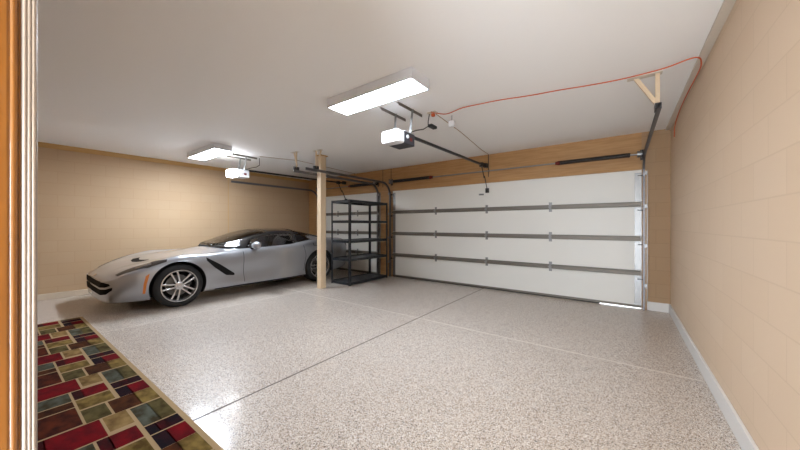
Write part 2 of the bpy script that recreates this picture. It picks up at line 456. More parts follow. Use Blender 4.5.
def hanger(X, Y, zb, off, label):
    t = thing('track_hanger', (X, Y, H), label, 'bracket', 'track hangers on the ceiling')
    bm = bmesh.new(); angle_iron(bm, (X, Y, H - .001), (X, Y, zb), .032, .003, (0, 1, 0)); finish('upright', bm, M['tanpost'], t)
    bm = bmesh.new(); angle_iron(bm, (X + off, Y + .02, H - .001), (X + .01 * (1 if off > 0 else -1), Y + .02, zb + .05), .032, .003, (0, 1, 0)); finish('brace', bm, M['tanpost'], t)
    bm = bmesh.new(); x0, x1 = sorted((X, X + off)); box(bm, (x0 - .05, Y - .02, H - .006), (x1 + .05, Y + .05, H - .0005)); finish('ceiling_plate', bm, M['lt_trim'], t)
    bm = bmesh.new(); box(bm, (X - .006, Y - .05, zb - .028), (X + .03, Y + .06, zb + .03)); finish('clamp', bm, M['dksteel'], t)
    return t
hanger(.25, 3.66, 2.385, -.16, 'V-shaped tan bracket hanging from ceiling near right wall')
hanger(-4.70, 3.60, 2.385, .12, 'tan bracket hanging from ceiling beside top of post')
hanger(-5.07, 3.42, 2.385, -.10, 'tan bracket hanging from ceiling left of the post')

# ------------------------------------------------------------------ torsion springs
def helix(bm, xa, xb, y, z, R, r, turns):
    n = turns * 10; pts = []
    for i in range(n + 1):
        a = i / 10 * 2 * PI
        pts.append((xa + (xb - xa) * i / n, y + R * math.cos(a), z + R * math.sin(a)))
    tube(bm, pts, r, 5)
def torsion(x0, x1, springs, label):
    t = thing('torsion_spring_assembly', ((x0 + x1) / 2, YW - .11, 2.36), label, 'garage door spring', None)
    y = YW - .11; z = 2.36
    bm = bmesh.new(); tube(bm, [(x0, y, z), (x1, y, z)], .0125, 12); finish('shaft', bm, M['galv'], t, True)
    for xa, xb in springs:
        bm = bmesh.new(); helix(bm, xa, xb, y, z, .031, .0052, int(abs(xb - xa) / .0125)); finish('spring', bm, M['dksteel'], t, True)
        bm = bmesh.new(); s = 1 if xb > xa else -1
        lathe_x(bm, xb, y, z, [(0, .013), (0, .037), (s * .02, .037), (s * .05, .028), (s * .07, .028), (s * .07, .013)], 20); finish('winding_cone', bm, M['red'], t, True)
    for xe, s in ((x0, 1), (x1, -1)):
        bm = bmesh.new(); lathe_x(bm, xe + s * .06, y, z, [(-.025, .013), (-.025, .055), (-.018, .055), (-.018, .045), (.018, .045), (.018, .055), (.025, .055), (.025, .013)], 24); finish('cable_drum', bm, M['galv'], t, True)
        bm = bmesh.new(); box(bm, (xe + s * .012, y - .03, z - .05), (xe + s * .016, YW - .023, z + .06)); box(bm, (xe + s * .012, YW - .026, z - .08), (xe + s * .05, YW - .022, z + .08)); finish('bearing_plate', bm, M['dksteel'], t)
    return t
torsion(D1[0] - .02, D1[1] + .03, ((.10, -.86), (-4.50, -3.46)), 'steel shaft and two dark springs above the wide garage door')
torsion(D2[0] - .03, D2[1] + .03, ((-5.12, -6.0),), 'steel shaft and dark spring above the single garage door')

# ------------------------------------------------------------------ openers
def opener(X, label, lens_lit):
    Y = 2.90; z = 2.33
    t = thing('garage_door_opener', (X, Y, z), label, 'garage door opener', 'garage door openers')
    bm = bmesh.new(); box(bm, (X - .12, Y - .05, z - .07), (X + .125, Y + .18, z + .08)); finish('chassis', bm, M['white_plastic'] if lens_lit else M['grey_plastic'], t, bevel=.012)
    bm = bmesh.new(); box(bm, (X - .125, Y - .18, z - .075), (X + .13, Y - .03, z + .08)); finish('light_cover', bm, M['bulbglow'] if lens_lit else M['white_plastic'], t, bevel=.03)
    bm = bmesh.new(); box(bm, (X - .129, Y - .03, z - .045), (X - .121, Y + .17, z + .08)); box(bm, (X - .125, Y - .03, z + .081), (X + .13, Y + .17, z + .088)); finish('side_cover', bm, M['white_plastic'], t, bevel=.003)
    bm = bmesh.new(); lathe_x(bm, X + .13, Y + .02, z + .02, [(-.005, .022), (.006, .022), (.009, .015), (.009, .001)], 20); finish('motor_cap', bm, M['white_plastic'], t, True)
    bm = bmesh.new(); box(bm, (X + .124, Y + .07, z - .02), (X + .127, Y + .12, z + .02)); finish('red_sticker', bm, M['red'], t)
    # rail to the header
    r0 = (X, Y + .10, z + .10); r1 = (X, YW - .03, 2.47)
    bm = bmesh.new(); bar(bm, r0, r1, .03, .035); finish('rail', bm, M['black'], t)
    bm = bmesh.new(); box(bm, (X - .03, YW - .13, 2.44), (X + .03, YW - .024, 2.52)); finish('header_bracket', bm, M['dksteel'], t)
    bm = bmesh.new(); box(bm, (X - .03, YW - .33, 2.42), (X + .03, YW - .24, 2.50)); finish('trolley', bm, M['dksteel'], t)
    bm = bmesh.new(); bar(bm, (X, YW - .28, 2.44), (X, YW - .16, 2.22), .02, .008, (1, 0, 0)); bar(bm, (X + .01, YW - .16, 2.26), (X + .01, YW - .01, 1.99), .02, .008, (1, 0, 0)); finish('door_arm', bm, M['dksteel'], t)
    bm = bmesh.new(); box(bm, (X - .02, YW - .035, 1.94), (X + .04, YW + .014, 2.03)); finish('door_bracket', bm, M['dksteel'], t)
    for k, xo in enumerate((-.13, .13)):
        bm = bmesh.new(); angle_iron(bm, (X + xo, 2.74, H - .001), (X + xo, 3.24, H - .001), .036, .003, (0, 0, -1)); finish('ceiling_rail', bm, M['strut'], t)
        bm = bmesh.new(); angle_iron(bm, (X + xo, 3.0, H - .01), (X + xo * .9, Y + .06, z + .07), .03, .003, (0, 1, 0)); finish('hanger_strap', bm, M['galv'], t)
    bm = bmesh.new(); pts = [(X + .1, Y + .1, z + .09), (X + .13, 3.1, 2.47), (X + .17, 3.2, 2.50), (X + .22, 3.24, 2.54), (X + .22, 3.24, 2.60), (X + .25, 3.22, H - .03)]; tube(bm, pts, .006, 6); finish('power_lead', bm, M['blackwire'], t, True)
    return t
opener(-2.19, 'white garage door opener hanging at the end of the black rail, wide door', False)
opener(-6.30, 'white garage door opener with lit lens above the silver car', True)
bm = bmesh.new(); box(bm, (-2.36, YW - .001, 1.90), (-2.26, YW + .013, 1.93))
tag(finish('pull_handle', bm, M['galv'], loc=(-2.31, YW, 1.9)), 'small grey plate near the top of the wide garage door', 'door hardware')

# power brick, socket, sensor wires
bm = bmesh.new(); box(bm, (-1.99, 3.26, 2.54), (-1.93, 3.40, 2.575))
tag(finish('power_tap', bm, M['blackwire'], loc=(-1.96, 3.33, 2.54), bevel=.006), 'small black outlet tap dangling beside the wide-door opener', 'power strip')
t = thing('ceiling_outlet', (-1.93, 3.28, H), 'small ceiling outlet box with orange plug near wide-door opener', 'outlet')
bm = bmesh.new(); box(bm, (-1.98, 3.22, H - .012), (-1.86, 3.30, H - .0005)); finish('cover_plate', bm, M['lt_trim'], t, bevel=.003)
bm = bmesh.new(); box(bm, (-1.935, 3.25, H - .05), (-1.895, 3.29, H - .012)); finish('plug', bm, M['orange'], t, bevel=.006)
t = thing('motion_sensor', (-1.77, 3.5, H), 'small white sensor dangling under the ceiling beside orange cord', 'sensor')
bm = bmesh.new(); tube(bm, [(-1.77, 3.5, H), (-1.77, 3.5, H - .07)], .004, 6); finish('stem', bm, M['grey_plastic'], t)
bm = bmesh.new(); box(bm, (-1.81, 3.47, H - .15), (-1.73, 3.53, H - .07)); finish('sensor_body', bm, M['white_plastic'], t, bevel=.015)
def wire(name, pts, r, m, label, cat):
    bm = bmesh.new(); tube(bm, pts, r, 7); return tag(finish(name, bm, m, smooth=True, loc=pts[0]), label, cat)
wire('sensor_wire', [(-1.90, 3.30, H - .006), (-1.97, 4.2, H - .006), (-2.12, 5.4, H - .006), (-2.14, YW - .01, H - .01), (-2.14, YW - .01, 2.3)], .005, M['wire'], 'thin tan wire across the ceiling from outlet to wide-door header', 'wire')
wire('sensor_wire', [(-6.0, 3.2, H - .006), (-5.7, 3.9, H - .006), (-5.9, YW - .01, H - .01), (-5.9, YW - .01, 2.4)], .005, M['wire'], 'thin tan wire across the ceiling above the silver car', 'wire')

# orange extension cord: ceiling, then corner of the right wall
def smooth_pts(p, n=8):
    out = []
    P = [Vector(q) for q in p]
    for i in range(len(P) - 1):
        a = P[max(i - 1, 0)]; b = P[i]; c = P[i + 1]; d = P[min(i + 2, len(P) - 1)]
        for k in range(n):
            u = k / n
            out.append(0.5 * ((2 * b) + (c - a) * u + (2 * a - 5 * b + 4 * c - d) * u * u + (3 * b - a - 3 * c + d) * u ** 3))
    out.append(P[-1]); return out
def cp(px, py, dz=.012):
    f = 298.; yaw = math.radians(36.7); s, c = math.sin(yaw), math.cos(yaw)
    z = f * (H - dz - 1.29) / (225 - py); l = (px - 400) / f * z
    return (c * l - s * z, s * l + c * z, H - dz)
route = [(431, 112), (446, 114), (462, 108), (480, 104), (500, 100), (530, 95.5), (560, 90), (585, 86), (610, 81.5), (633, 76.5), (665, 68)]
pts = [cp(*q) for q in route] + [(.49, 3.47, H - .02), (.545, 3.6, H - .04), (.552, 3.9, H - .04), (.545, 4.3, H - .05), (.55, 4.9, H - .06), (.556, 5.3, H - .12), (.556, 5.36, H - .25)]
wire('extension_cord', smooth_pts(pts, 6), .0055, M['orange'], 'orange extension cord strung across the ceiling to the right wall', 'cord')

# ------------------------------------------------------------------ ceiling light panels
def fixture(x0, y0, w, label, glow='glow'):
    x1 = x0 + w; y1 = y0 + .30; d = .10
    t = thing('ceiling_light', ((x0 + x1) / 2, (y0 + y1) / 2, H), label, 'ceiling light', 'boxy ceiling light panels')
    bm = bmesh.new()
    for a, b in (((x0, y0), (x1, y0 + .012)), ((x0, y1 - .012), (x1, y1)), ((x0, y0 + .012), (x0 + .012, y1 - .012)), ((x1 - .012, y0 + .012), (x1, y1 - .012))):
        box(bm, (a[0], a[1], H - d), (b[0], b[1], H - .0005))
    finish('housing', bm, M['fixture'], t)
    bm = bmesh.new(); box(bm, (x0 + .012, y0 + .012, H - d + .004), (x1 - .012, y1 - .012, H - d + .012)); finish('diffuser', bm, M[glow], t)
    return t
fixture(-2.66, 2.20, 1.15, 'bright boxy ceiling light panel nearer the wide garage door')
fixture(-6.86, 2.20, 1.22, 'smaller-looking boxy ceiling light panel above the silver car', 'glow2')

# ------------------------------------------------------------------ post
t = thing('support_post', (-4.93, 3.93, 0), 'tan square wooden support post between the car and floor', 'post')
t['label'] = 'tan square wooden support post beside the silver car'
bm = bmesh.new(); box(bm, (-5.0, 3.87, .0), (-4.875, 4.0, H - .015)); finish('shaft', bm, M['tanpost'], t, bevel=.006)
bm = bmesh.new(); box(bm, (-5.02, 3.84, H - .015), (-4.85, 4.03, H)); finish('top_plate', bm, M['ochre'], t)

# ------------------------------------------------------------------ black shelving
sx0, sx1, sy0, sy1 = -5.185, -4.60, 4.40, 5.66
sh = thing('shelving_unit', ((sx0 + sx1) / 2, (sy0 + sy1) / 2, 0), 'empty black metal five-tier shelving unit in front of single garage door', 'shelf')
for x, a in ((sx0, 1), (sx1, -1)):
    for y, b in ((sy0, 1), (sy1, -1)):
        bm = bmesh.new(); prof = [(0, 0), (a * .043, 0), (a * .043, b * .004), (a * .004, b * .004), (a * .004, b * .043), (0, b * .043)]
        r = [[bm.verts.new((x + u, y + v, z)) for u, v in prof] for z in (0, 1.83)]
        for k in range(6): bm.faces.new((r[0][k], r[0][(k + 1) % 6], r[1][(k + 1) % 6], r[1][k]))
        bm.faces.new(r[0]); bm.faces.new(r[1]); finish('upright', bm, M['black'], sh)
for z in (.05, .55, .94, 1.37, 1.81):
    bm = bmesh.new()
    i = .006
    box(bm, (sx0 + i, sy0 + i, z - .035), (sx1 - i, sy0 + i + .02, z + .02)); box(bm, (sx0 + i, sy1 - i - .02, z - .035), (sx1 - i, sy1 - i, z + .02))
    box(bm, (sx0 + i, sy0 + i + .02, z - .035), (sx0 + i + .02, sy1 - i - .02, z + .02)); box(bm, (sx1 - i - .02, sy0 + i + .02, z - .035), (sx1 - i, sy1 - i - .02, z + .02))
    box(bm, (sx0 + .03, (sy0 + sy1) / 2 - .015, z - .03), (sx1 - .03, (sy0 + sy1) / 2 + .015, z - .004))
    box(bm, (sx0 + .026, sy0 + .026, z - .003), (sx1 - .026, sy1 - .026, z + .004))
    finish('shelf_deck', bm, M['black'], sh)

# ------------------------------------------------------------------ rug
def rug():
    cols = {
     'red': (srgb(112, 8, 18), srgb(78, 6, 14)), 'dred': (srgb(70, 8, 14), srgb(38, 10, 12)), 'navy': (srgb(18, 14, 22), srgb(44, 12, 18)),
     'brown': (srgb(78, 42, 18), srgb(46, 22, 10)), 'rust': (srgb(84, 34, 16), srgb(44, 16, 10)), 'grey': (srgb(84, 88, 78), srgb(56, 50, 34)),
     'olive': (srgb(92, 82, 48), srgb(58, 48, 26)), 'tan': (srgb(130, 108, 58), srgb(78, 60, 28)), 'beige': (srgb(142, 116, 74), srgb(98, 74, 40))}
    names = list(cols); mats = [M['rug_base']]
    for n in names:
        a, b = cols[n]; m_ = mat('rug_' + n, a, 0.9, spec=0.1, noise=(9, b, (1, 1.6, 1)), bump=(260, 0.6)); mats.append(m_)
    R0, R1 = -6.06, -0.75
    bm = bmesh.new(); box(bm, (R0, -.02 + .04, 0.0008), (R1, .735, .008))
    per = .905
    # one repeat of the woven pattern: x0, x1, y0, y1, colour
    C = [(.0, .165, .325, .375, 'dred'), (.0, .165, .375, .50, 'red'), (.0, .165, .04, .305, 'grey'), (.19, .36, .325, .50, 'tan'), (.185, .28, .04, .305, 'brown'),
         (.30, .59, .04, .305, 'rust'), (.39, .60, .325, .44, 'olive'), (.62, .83, .395, .505, 'beige'), (.615, .865, .04, .14, 'dred'), (.615, .865, .14, .375, 'red'),
         (.39, .61, .46, .60, 'brown'), (.39, .61, .60, .70, 'tan'), (.635, .935, .53, .62, 'grey'), (.635, .935, .62, .70, 'olive'),
         (.955, 1.07, .53, .58, 'navy'), (.955, 1.07, .58, .63, 'dred'), (.955, 1.07, .63, .70, 'navy'), (1.09, 1.265, .53, .60, 'navy'), (1.09, 1.265, .60, .70, 'red')]
    def tile(x0, x1, y0, y1, k):
        if x1 < R0 + .03 or x0 > R1 - .03: return
        x0 = max(x0, R0 + .03); x1 = min(x1, R1 - .03)
        if x1 - x0 < .02: return
        v = [bm.verts.new(p) for p in ((x0, y0, .0085), (x1, y0, .0085), (x1, y1, .0085), (x0, y1, .0085))]
        f = bm.faces.new(v); f.material_index = 1 + names.index(k)
    for rep in range(-5, 4):
        for x0, x1, y0, y1, k in C: tile(-3.379 + rep * .885 + x0, -3.371 + rep * .885 + x1, y0 - (.003 if y0 > .1 else 0), y1 + .003, k)
    # normals: flat tiles face up
    bmesh.ops.recalc_face_normals(bm, faces=bm.faces[:])
    for f in bm.faces:
        if f.material_index and f.normal.z < 0: f.normal_flip()
    base = Vector((-3.4, .37, 0)); bmesh.ops.translate(bm, verts=bm.verts[:], vec=-base)
    me = bpy.data.meshes.new('runner_rug'); bm.to_mesh(me); bm.free()
    for m_ in mats: me.materials.append(m_)
    o = bpy.data.objects.new('runner_rug', me); COL.objects.link(o)
    o.location = base; o.rotation_euler = (0, 0, .018)
    tag(o, 'long runner rug patterned with red, brown and grey blocks at lower left', 'rug')
rug()

# ------------------------------------------------------------------ the silver sports car
CX, CY = -6.50, .85          # centre line, nose
def pchip(xs, ys):
    n = len(xs); h = [xs[i + 1] - xs[i] for i in range(n - 1)]; d = [(ys[i + 1] - ys[i]) / h[i] for i in range(n - 1)]
    m_ = [d[0]] + [0 if d[i - 1] * d[i] <= 0 else (3 * (h[i - 1] + h[i])) / ((2 * h[i] + h[i - 1]) / d[i - 1] + (h[i] + 2 * h[i - 1]) / d[i]) for i in range(1, n - 1)] + [d[-1]]
    def f(x):
        if x <= xs[0]: return ys[0]
        if x >= xs[-1]: return ys[-1]
        i = 0
        while x > xs[i + 1]: i += 1
        u = (x - xs[i]) / h[i]
        return (2 * u**3 - 3 * u**2 + 1) * ys[i] + (u**3 - 2 * u**2 + u) * h[i] * m_[i] + (-2 * u**3 + 3 * u**2) * ys[i + 1] + (u**3 - u**2) * h[i] * m_[i + 1]
    return f
def table(rows):
    xs = [r[0] for r in rows]
    return [pchip(xs, [r[k] for r in rows]) for k in range(1, len(rows[0]))]
#        s    zb   wlow  zlow  wmax  zmax  wsh   zsh   win   zin   zc
BODY = table([
 (0.00, .20, .46, .225, .54, .38, .50, .47, .30, .495, .50),
 (0.03, .18, .60, .205, .67, .38, .62, .495, .40, .52, .53),
 (0.10, .165, .72, .185, .775, .38, .70, .53, .46, .56, .57),
 (0.20, .165, .79, .18, .84, .42, .76, .585, .52, .62, .62),
 (0.36, .16, .84, .19, .892, .46, .80, .655, .60, .68, .665),
 (0.60, .16, .88, .19, .920, .50, .81, .745, .64, .735, .715),
 (0.93, .16, .90, .20, .938, .54, .83, .805, .66, .775, .785),
 (1.25, .16, .885, .20, .925, .54, .82, .80, .66, .79, .845),
 (1.60, .155, .88, .20, .905, .56, .81, .81, .66, .835, .895),
 (1.85, .155, .885, .20, .905, .60, .82, .83, .70, .85, .86),
 (2.20, .155, .90, .20, .915, .62, .84, .85, .74, .85, .78),
 (2.80, .16, .915, .20, .930, .64, .86, .875, .74, .87, .78),
 (3.15, .165, .90, .20, .942, .66, .865, .91, .73, .92, .84),
 (3.55, .17, .91, .22, .950, .66, .86, .955, .72, .965, .94),
 (3.95, .19, .90, .25, .940, .66, .85, .955, .70, .975, .97),
 (4.25, .22, .87, .28, .905, .66, .82, .935, .68, .965, .975),
 (4.40, .25, .83, .30, .865, .66, .78, .915, .64, .955, .97),
 (4.47, .30, .78, .34, .815, .64, .73, .87, .60, .90, .91),
 (4.495, .34, .74, .38, .77, .62, .69, .80, .56, .83, .84)])
def crom(P, n):
    out = []
    for i in range(len(P) - 1):
        a = P[max(i - 1, 0)]; b = P[i]; c = P[i + 1]; d = P[min(i + 2, len(P) - 1)]
        for k in range(n):
            u = k / n
            out.append(tuple(0.5 * (2 * b[j] + (c[j] - a[j]) * u + (2 * a[j] - 5 * b[j] + 4 * c[j] - d[j]) * u * u + (3 * b[j] - a[j] - 3 * c[j] + d[j]) * u**3) for j in (0, 1)))
    out.append(P[-1]); return out
def section(s):
    zb, wl, zl, wm, zm, ws, zs, wi, zi, zc = [f(s) for f in BODY]
    # door sides are hollowed below the belt line, full at the sill
    hol = max(0, 1 - abs(s - 2.25) / 1.15) if True else 0
    P = [(0, zb), (wl * .55, zb), (wl * .93, zb + .005), (wl, zl + .03), (wm - .014 - .042 * hol, (zl + zm) / 2 + .02), (wm, zm + .02), ((wm + ws) / 2 + .030, (zm + zs) / 2 + .05), (ws, zs), (wi, zi), (wi * .5, zi + (zc - zi) * .75), (0, zc)]
    return crom(P, 5)
stations = [0, .008, .018, .03, .05, .075] + [.10 + .04 * i for i in range(109)]
stations = [s for s in stations if s < 4.43] + [4.44, 4.455, 4.47, 4.48, 4.49, 4.495]
car = thing('sports_car', (CX, CY + 2.28, 0), 'low silver two-door sports car with black roof parked nose first', 'car')
bm = bmesh.new(); rings = []
for s in stations:
    sec = section(s)
    ring = [(w, z) for w, z in sec] + [(-w, z) for w, z in reversed(sec[1:-1])]
    rings.append([bm.verts.new((CX + w, CY + s, z)) for w, z in ring])
n = len(rings[0])
half = (n + 2) // 2
for i in range(len(rings) - 1):
    for k in range(n):
        f = bm.faces.new((rings[i][k], rings[i][(k + 1) % n], rings[i + 1][(k + 1) % n], rings[i + 1][k]))
        c = f.calc_center_median(); s = c.y - CY; w = abs(c.x - CX)
        if 1.78 < s < 3.45 and w < .755 and c.z > .7: f.material_index = 1
bm.faces.new(rings[0]); bm.faces.new(list(reversed(rings[-1])))
bmesh.ops.recalc_face_normals(bm, faces=bm.faces[:])
bvh = BVHTree.FromBMesh(bm)
body = finish('body', bm, [M['paint'], M['cabin']], car, smooth=True)
# wheel arches cut out of the body mesh
WH = [(.84, .335, .128), (3.55, .35, .14)]       # s, tyre radius, half width
cut_bm = bmesh.new()
for s, r, hw in WH:
    for sd in (1, -1):
        x0 = CX + sd * .60; x1 = CX + sd * 1.1
        a = []; b = []
        R = r + .045
        for k in range(48):
            t_ = 2 * PI * k / 48
            a.append(cut_bm.verts.new((x0, CY + s + R * math.cos(t_), r + R * math.sin(t_)))); b.append(cut_bm.verts.new((x1, CY + s + R * math.cos(t_), r + R * math.sin(t_))))
        for k in range(48): cut_bm.faces.new((a[k], a[(k + 1) % 48], b[(k + 1) % 48], b[k]))
        cut_bm.faces.new(a); cut_bm.faces.new(b)
cutter = finish('arch_cutter', cut_bm, M['well'], car)
md = body.modifiers.new('arches', 'BOOLEAN'); md.operation = 'DIFFERENCE'; md.object = cutter; md.solver = 'EXACT'
body.data.materials.append(M['well'])
for p in cutter.data.polygons: p.material_index = 0
try: md.material_mode = 'TRANSFER'
except Exception: pass
bpy.context.view_layer.update()
dg = bpy.context.evaluated_depsgraph_get()
newme = bpy.data.meshes.new_from_object(body.evaluated_get(dg), preserve_all_data_layers=True, depsgraph=dg)
body.modifiers.clear(); body.data = newme
bpy.data.objects.remove(cutter, do_unlink=True)
# inner faces of the arches (the cylinder walls and back) are black
inv = Vector(car.location)
for p in newme.polygons:
    c = p.center + inv; s = c.y - CY
    for ws_, r, hw in WH:
        R = r + .045; d = math.hypot(s - ws_, c.z - r)
        if abs(c.x - CX) < .99 and abs(c.x - CX) > .595 and d < R + .002:
            nx = abs(p.normal.x)
            if abs(d - R) < .01 and nx < .15 and abs(c.x - CX) < .99: 
                rad = Vector((0, s - ws_, c.z - r)).normalized()
                if p.normal.dot(rad) < -.6: p.material_index = len(newme.materials) - 1
            elif abs(abs(c.x - CX) - .60) < .004: p.material_index = len(newme.materials) - 1
mi = [i for i, m_ in enumerate(newme.materials) if m_ and m_.name.startswith('wheel_well')]
if mi:
    for p in newme.polygons:
        if p.material_index == len(newme.materials) - 1: p.material_index = mi[0]

def decal(name, m, parent, top, bot, axis, nu=24, nv=5, off=.004, thick=.006, mirror=True, src=None, label=None):
    """strip between two polylines given in (a,b) projected on the body.
       axis 'side': (s, z) seen from the side; 'top': (s, w) seen from above; 'front': (w, z) seen from the nose; 'rear'"""
    src = src or bvh
    def samp(pl, u):
        L_ = [0]
        for i in range(len(pl) - 1): L_.append(L_[-1] + math.dist(pl[i], pl[i + 1]))
        d = u * L_[-1]
        for i in range(len(pl) - 1):
            if d <= L_[i + 1] + 1e-9:
                k = (d - L_[i]) / max(L_[i + 1] - L_[i], 1e-9)
                return (pl[i][0] + (pl[i + 1][0] - pl[i][0]) * k, pl[i][1] + (pl[i + 1][1] - pl[i][1]) * k)
        return pl[-1]
    res = []
    for sd in ((1, -1) if mirror else (1,)):
        bm = bmesh.new(); g = []
        for i in range(nu + 1):
            row = []
            for j in range(nv + 1):
                a = samp(top, i / nu); b = samp(bot, i / nu); v = j / nv
                p = (a[0] + (b[0] - a[0]) * v, a[1] + (b[1] - a[1]) * v)
                if axis == 'side': o_, d_ = Vector((CX + sd * 1.6, CY + p[0], p[1])), Vector((-sd, 0, 0))
                elif axis == 'top': o_, d_ = Vector((CX + sd * p[1], CY + p[0], 2.0)), Vector((0, 0, -1))
                elif axis == 'front': o_, d_ = Vector((CX + sd * p[0], CY - 1, p[1])), Vector((0, 1, 0))
                else: o_, d_ = Vector((CX + sd * p[0], CY + 6, p[1])), Vector((0, -1, 0))
                h_, nn, _, _ = src.ray_cast(o_, d_)
                row.append(None if h_ is None else (h_ + nn * (off if nn.dot(d_) < 0 else -off), h_ - nn * (thick if nn.dot(d_) < 0 else -thick)))
            g.append(row)
        vo = [[bm.verts.new(c[0]) if c else None for c in row] for row in g]
        vi = [[bm.verts.new(c[1]) if c else None for c in row] for row in g]
        fset = set()
        for i in range(nu):
            for j in range(nv):
                q = [(i, j), (i + 1, j), (i + 1, j + 1), (i, j + 1)]
                if all(vo[a][b] for a, b in q):
                    bm.faces.new([vo[a][b] for a, b in q]); bm.faces.new([vi[a][b] for a, b in reversed(q)]); fset.add((i, j))
        for (i, j) in fset:
            for (di, dj, e) in ((-1, 0, ((i, j), (i, j + 1))), (1, 0, ((i + 1, j), (i + 1, j + 1))), (0, -1, ((i, j), (i + 1, j))), (0, 1, ((i, j + 1), (i + 1, j + 1)))):
                if (i + di, j + dj) not in fset:
                    a, b = e
                    try: bm.faces.new((vo[a[0]][a[1]], vo[b[0]][b[1]], vi[b[0]][b[1]], vi[a[0]][a[1]]))
                    except Exception: pass
        o = finish(name, bm, m, parent, smooth=True)
        if label: o['label'] = label
        res.append(o)
    return res

# side vent, lamps, grille, markers
decal('side_vent', M['gloss_black'], car, [(1.22, .745), (1.43, .61), (1.68, .425), (1.69, .40)], [(1.225, .69), (1.34, .565), (1.54, .405), (1.67, .385)], 'side', nu=30)
decal('headlight', M['lamp'], car, [(.15, .725), (.28, .81), (.46, .875), (.68, .88)], [(.14, .64), (.30, .69), (.50, .765), (.70, .85)], 'top', nu=30)
decal('headlight_reflector', M['lampchrome'], car, [(.33, .79), (.50, .85)], [(.34, .755), (.51, .815)], 'top', nu=10, off=.007)
decal('hood_vent', M['mesh_black'], car, [(.45, .0), (.47, .16), (.52, .28)], [(.55, .0), (.57, .15), (.61, .26)], 'top', nu=16)
decal('grille', M['mesh_black'], car, [(0, .475), (.46, .48), (.66, .475), (.73, .46)], [(0, .39), (.50, .395), (.68, .41), (.745, .435)], 'front', nu=30)
decal('lower_intake', M['mesh_black'], car, [(0, .362), (.50, .368), (.68, .382), (.765, .41)], [(0, .285), (.54, .29), (.68, .31), (.76, .37)], 'front', nu=30)
decal('side_marker', M['amber'], car, [(.425, .54), (.40, .42), (.395, .28)], [(.47, .57), (.437, .42), (.425, .28)], 'side', nu=14, nv=3)
decal('fuel_door_seam', M['cabin'], car, [(3.36, .895), (3.36, .83), (3.50, .82)], [(3.368, .89), (3.368, .838), (3.50, .828)], 'side', nu=12, nv=1)
decal('door_seam', M['cabin'], car, [(1.835, .80), (1.835, .55), (1.86, .24)], [(1.842, .80), (1.842, .55), (1.867, .24)], 'side', nu=24, nv=1, off=.002)
decal('door_seam', M['cabin'], car, [(3.10, .85), (3.16, .62), (3.12, .30)], [(3.107, .85), (3.167, .62), (3.127, .30)], 'side', nu=24, nv=1, off=.002)
decal('sill_skirt', M['gloss_black'], car, [(1.36, .195), (3.2, .205)], [(1.36, .172), (3.2, .178)], 'side', nu=30, nv=2)
decal('tail_light', M['tail'], car, [(.60, .84), (.80, .84)], [(.58, .74), (.78, .74)], 'rear', nu=12)
decal('tail_light', M['tail'], car, [(.34, .86), (.53, .86)], [(.32, .76), (.51, .76)], 'rear', nu=12)
decal('tail_light_side', M['tail'], car, [(4.36, .87), (4.455, .84)], [(4.38, .80), (4.46, .76)], 'side', nu=8)
decal('rear_bumper_panel', M['gloss_black'], car, [(0, .55), (.7, .55)], [(0, .40), (.62, .40)], 'rear', nu=20)
decal('badge', M['lampchrome'], car, [(0, .505 + .03), (.04, .505 + .03)], [(0, .505), (.03, .505)], 'front', nu=4, nv=2)

# greenhouse
GH = table([
 # s    wbase zbase wrail zrail  zc
 (1.50, .30, .855, .22, .905, .915),
 (1.62, .56, .845, .42, .930, .965),
 (1.78, .70, .835, .54, .960, 1.025),
 (1.95, .765, .83, .60, 1.01, 1.085),
 (2.20, .785, .835, .60, 1.085, 1.160),
 (2.45, .79, .84, .585, 1.135, 1.205),
 (2.75, .79, .85, .575, 1.155, 1.228),
 (3.05, .77, .87, .555, 1.140, 1.215),
 (3.35, .735, .895, .525, 1.095, 1.170),
 (3.70, .67, .93, .47, 1.035, 1.095),
 (4.00, .58, .95, .40, .985, 1.025),
 (4.22, .48, .95, .30, .965, .98)])
def gsec(s):
    wb, zb, wr, zr, zc = [f(s) for f in GH]
    P = [(wb, zb - .02), (wb * .62 + wr * .38 + .012, zb * .58 + zr * .42), (wr + .02, zr - .015), (wr - .04, zr + .02), (wr * .5, zr + (zc - zr) * .82), (0, zc)]
    return crom(P, 6)
gst = [1.50 + .04 * i for i in range(69)]
grid = []
for s in gst:
    sec = gsec(s); row = [(w, z) for w, z in sec] + [(-w, z) for w, z in reversed(sec[:-1])]
    grid.append([Vector((CX + w, CY + s, z)) for w, z in row])
nv_ = len(grid[0]); nh = (nv_ - 1) // 2
parts = {}
def region(s, j):
    jj = j if j < nh else nv_ - 2 - j      # 0 at belt .. nh-1 at roof centre
    if jj < 12:                            # side
        if jj < 10:
            if 1.95 + .012 * jj < s < 2.98: return 'side_window' + ('L' if j < nh else 'R')
            if 3.04 < s < 3.52 - .012 * jj and jj > 1: return 'quarter_window' + ('L' if j < nh else 'R')
            if s >= 3.50 - .012 * jj: return 'rear_quarter'
            if s > 3.04: return 'rear_quarter'
        return 'frame' if s < 3.55 else 'rear_quarter'
    if jj < 14: return 'frame'
    if s < 2.42: return 'windscreen' if s > 1.54 else 'frame'
    if s < 2.48: return 'frame'
    if s < 3.02: return 'roof_panel'
    if s < 3.12: return 'frame'
    if s < 4.08: return 'rear_window'
    return 'rear_quarter'
gm = {'side_window': M['sideglass'], 'quarter_window': M['roof'], 'rear_quarter': M['paint'], 'frame': M['roof'], 'windscreen': M['glass'], 'roof_panel': M['roof'], 'rear_window': M['sideglass']}
for i in range(len(gst) - 1):
    for j in range(nv_ - 1):
        s = (gst[i] + gst[i + 1]) / 2
        parts.setdefault(region(s, j), []).append((i, j))
gb = bmesh.new()
gv = [[gb.verts.new(p) for p in row] for row in grid]
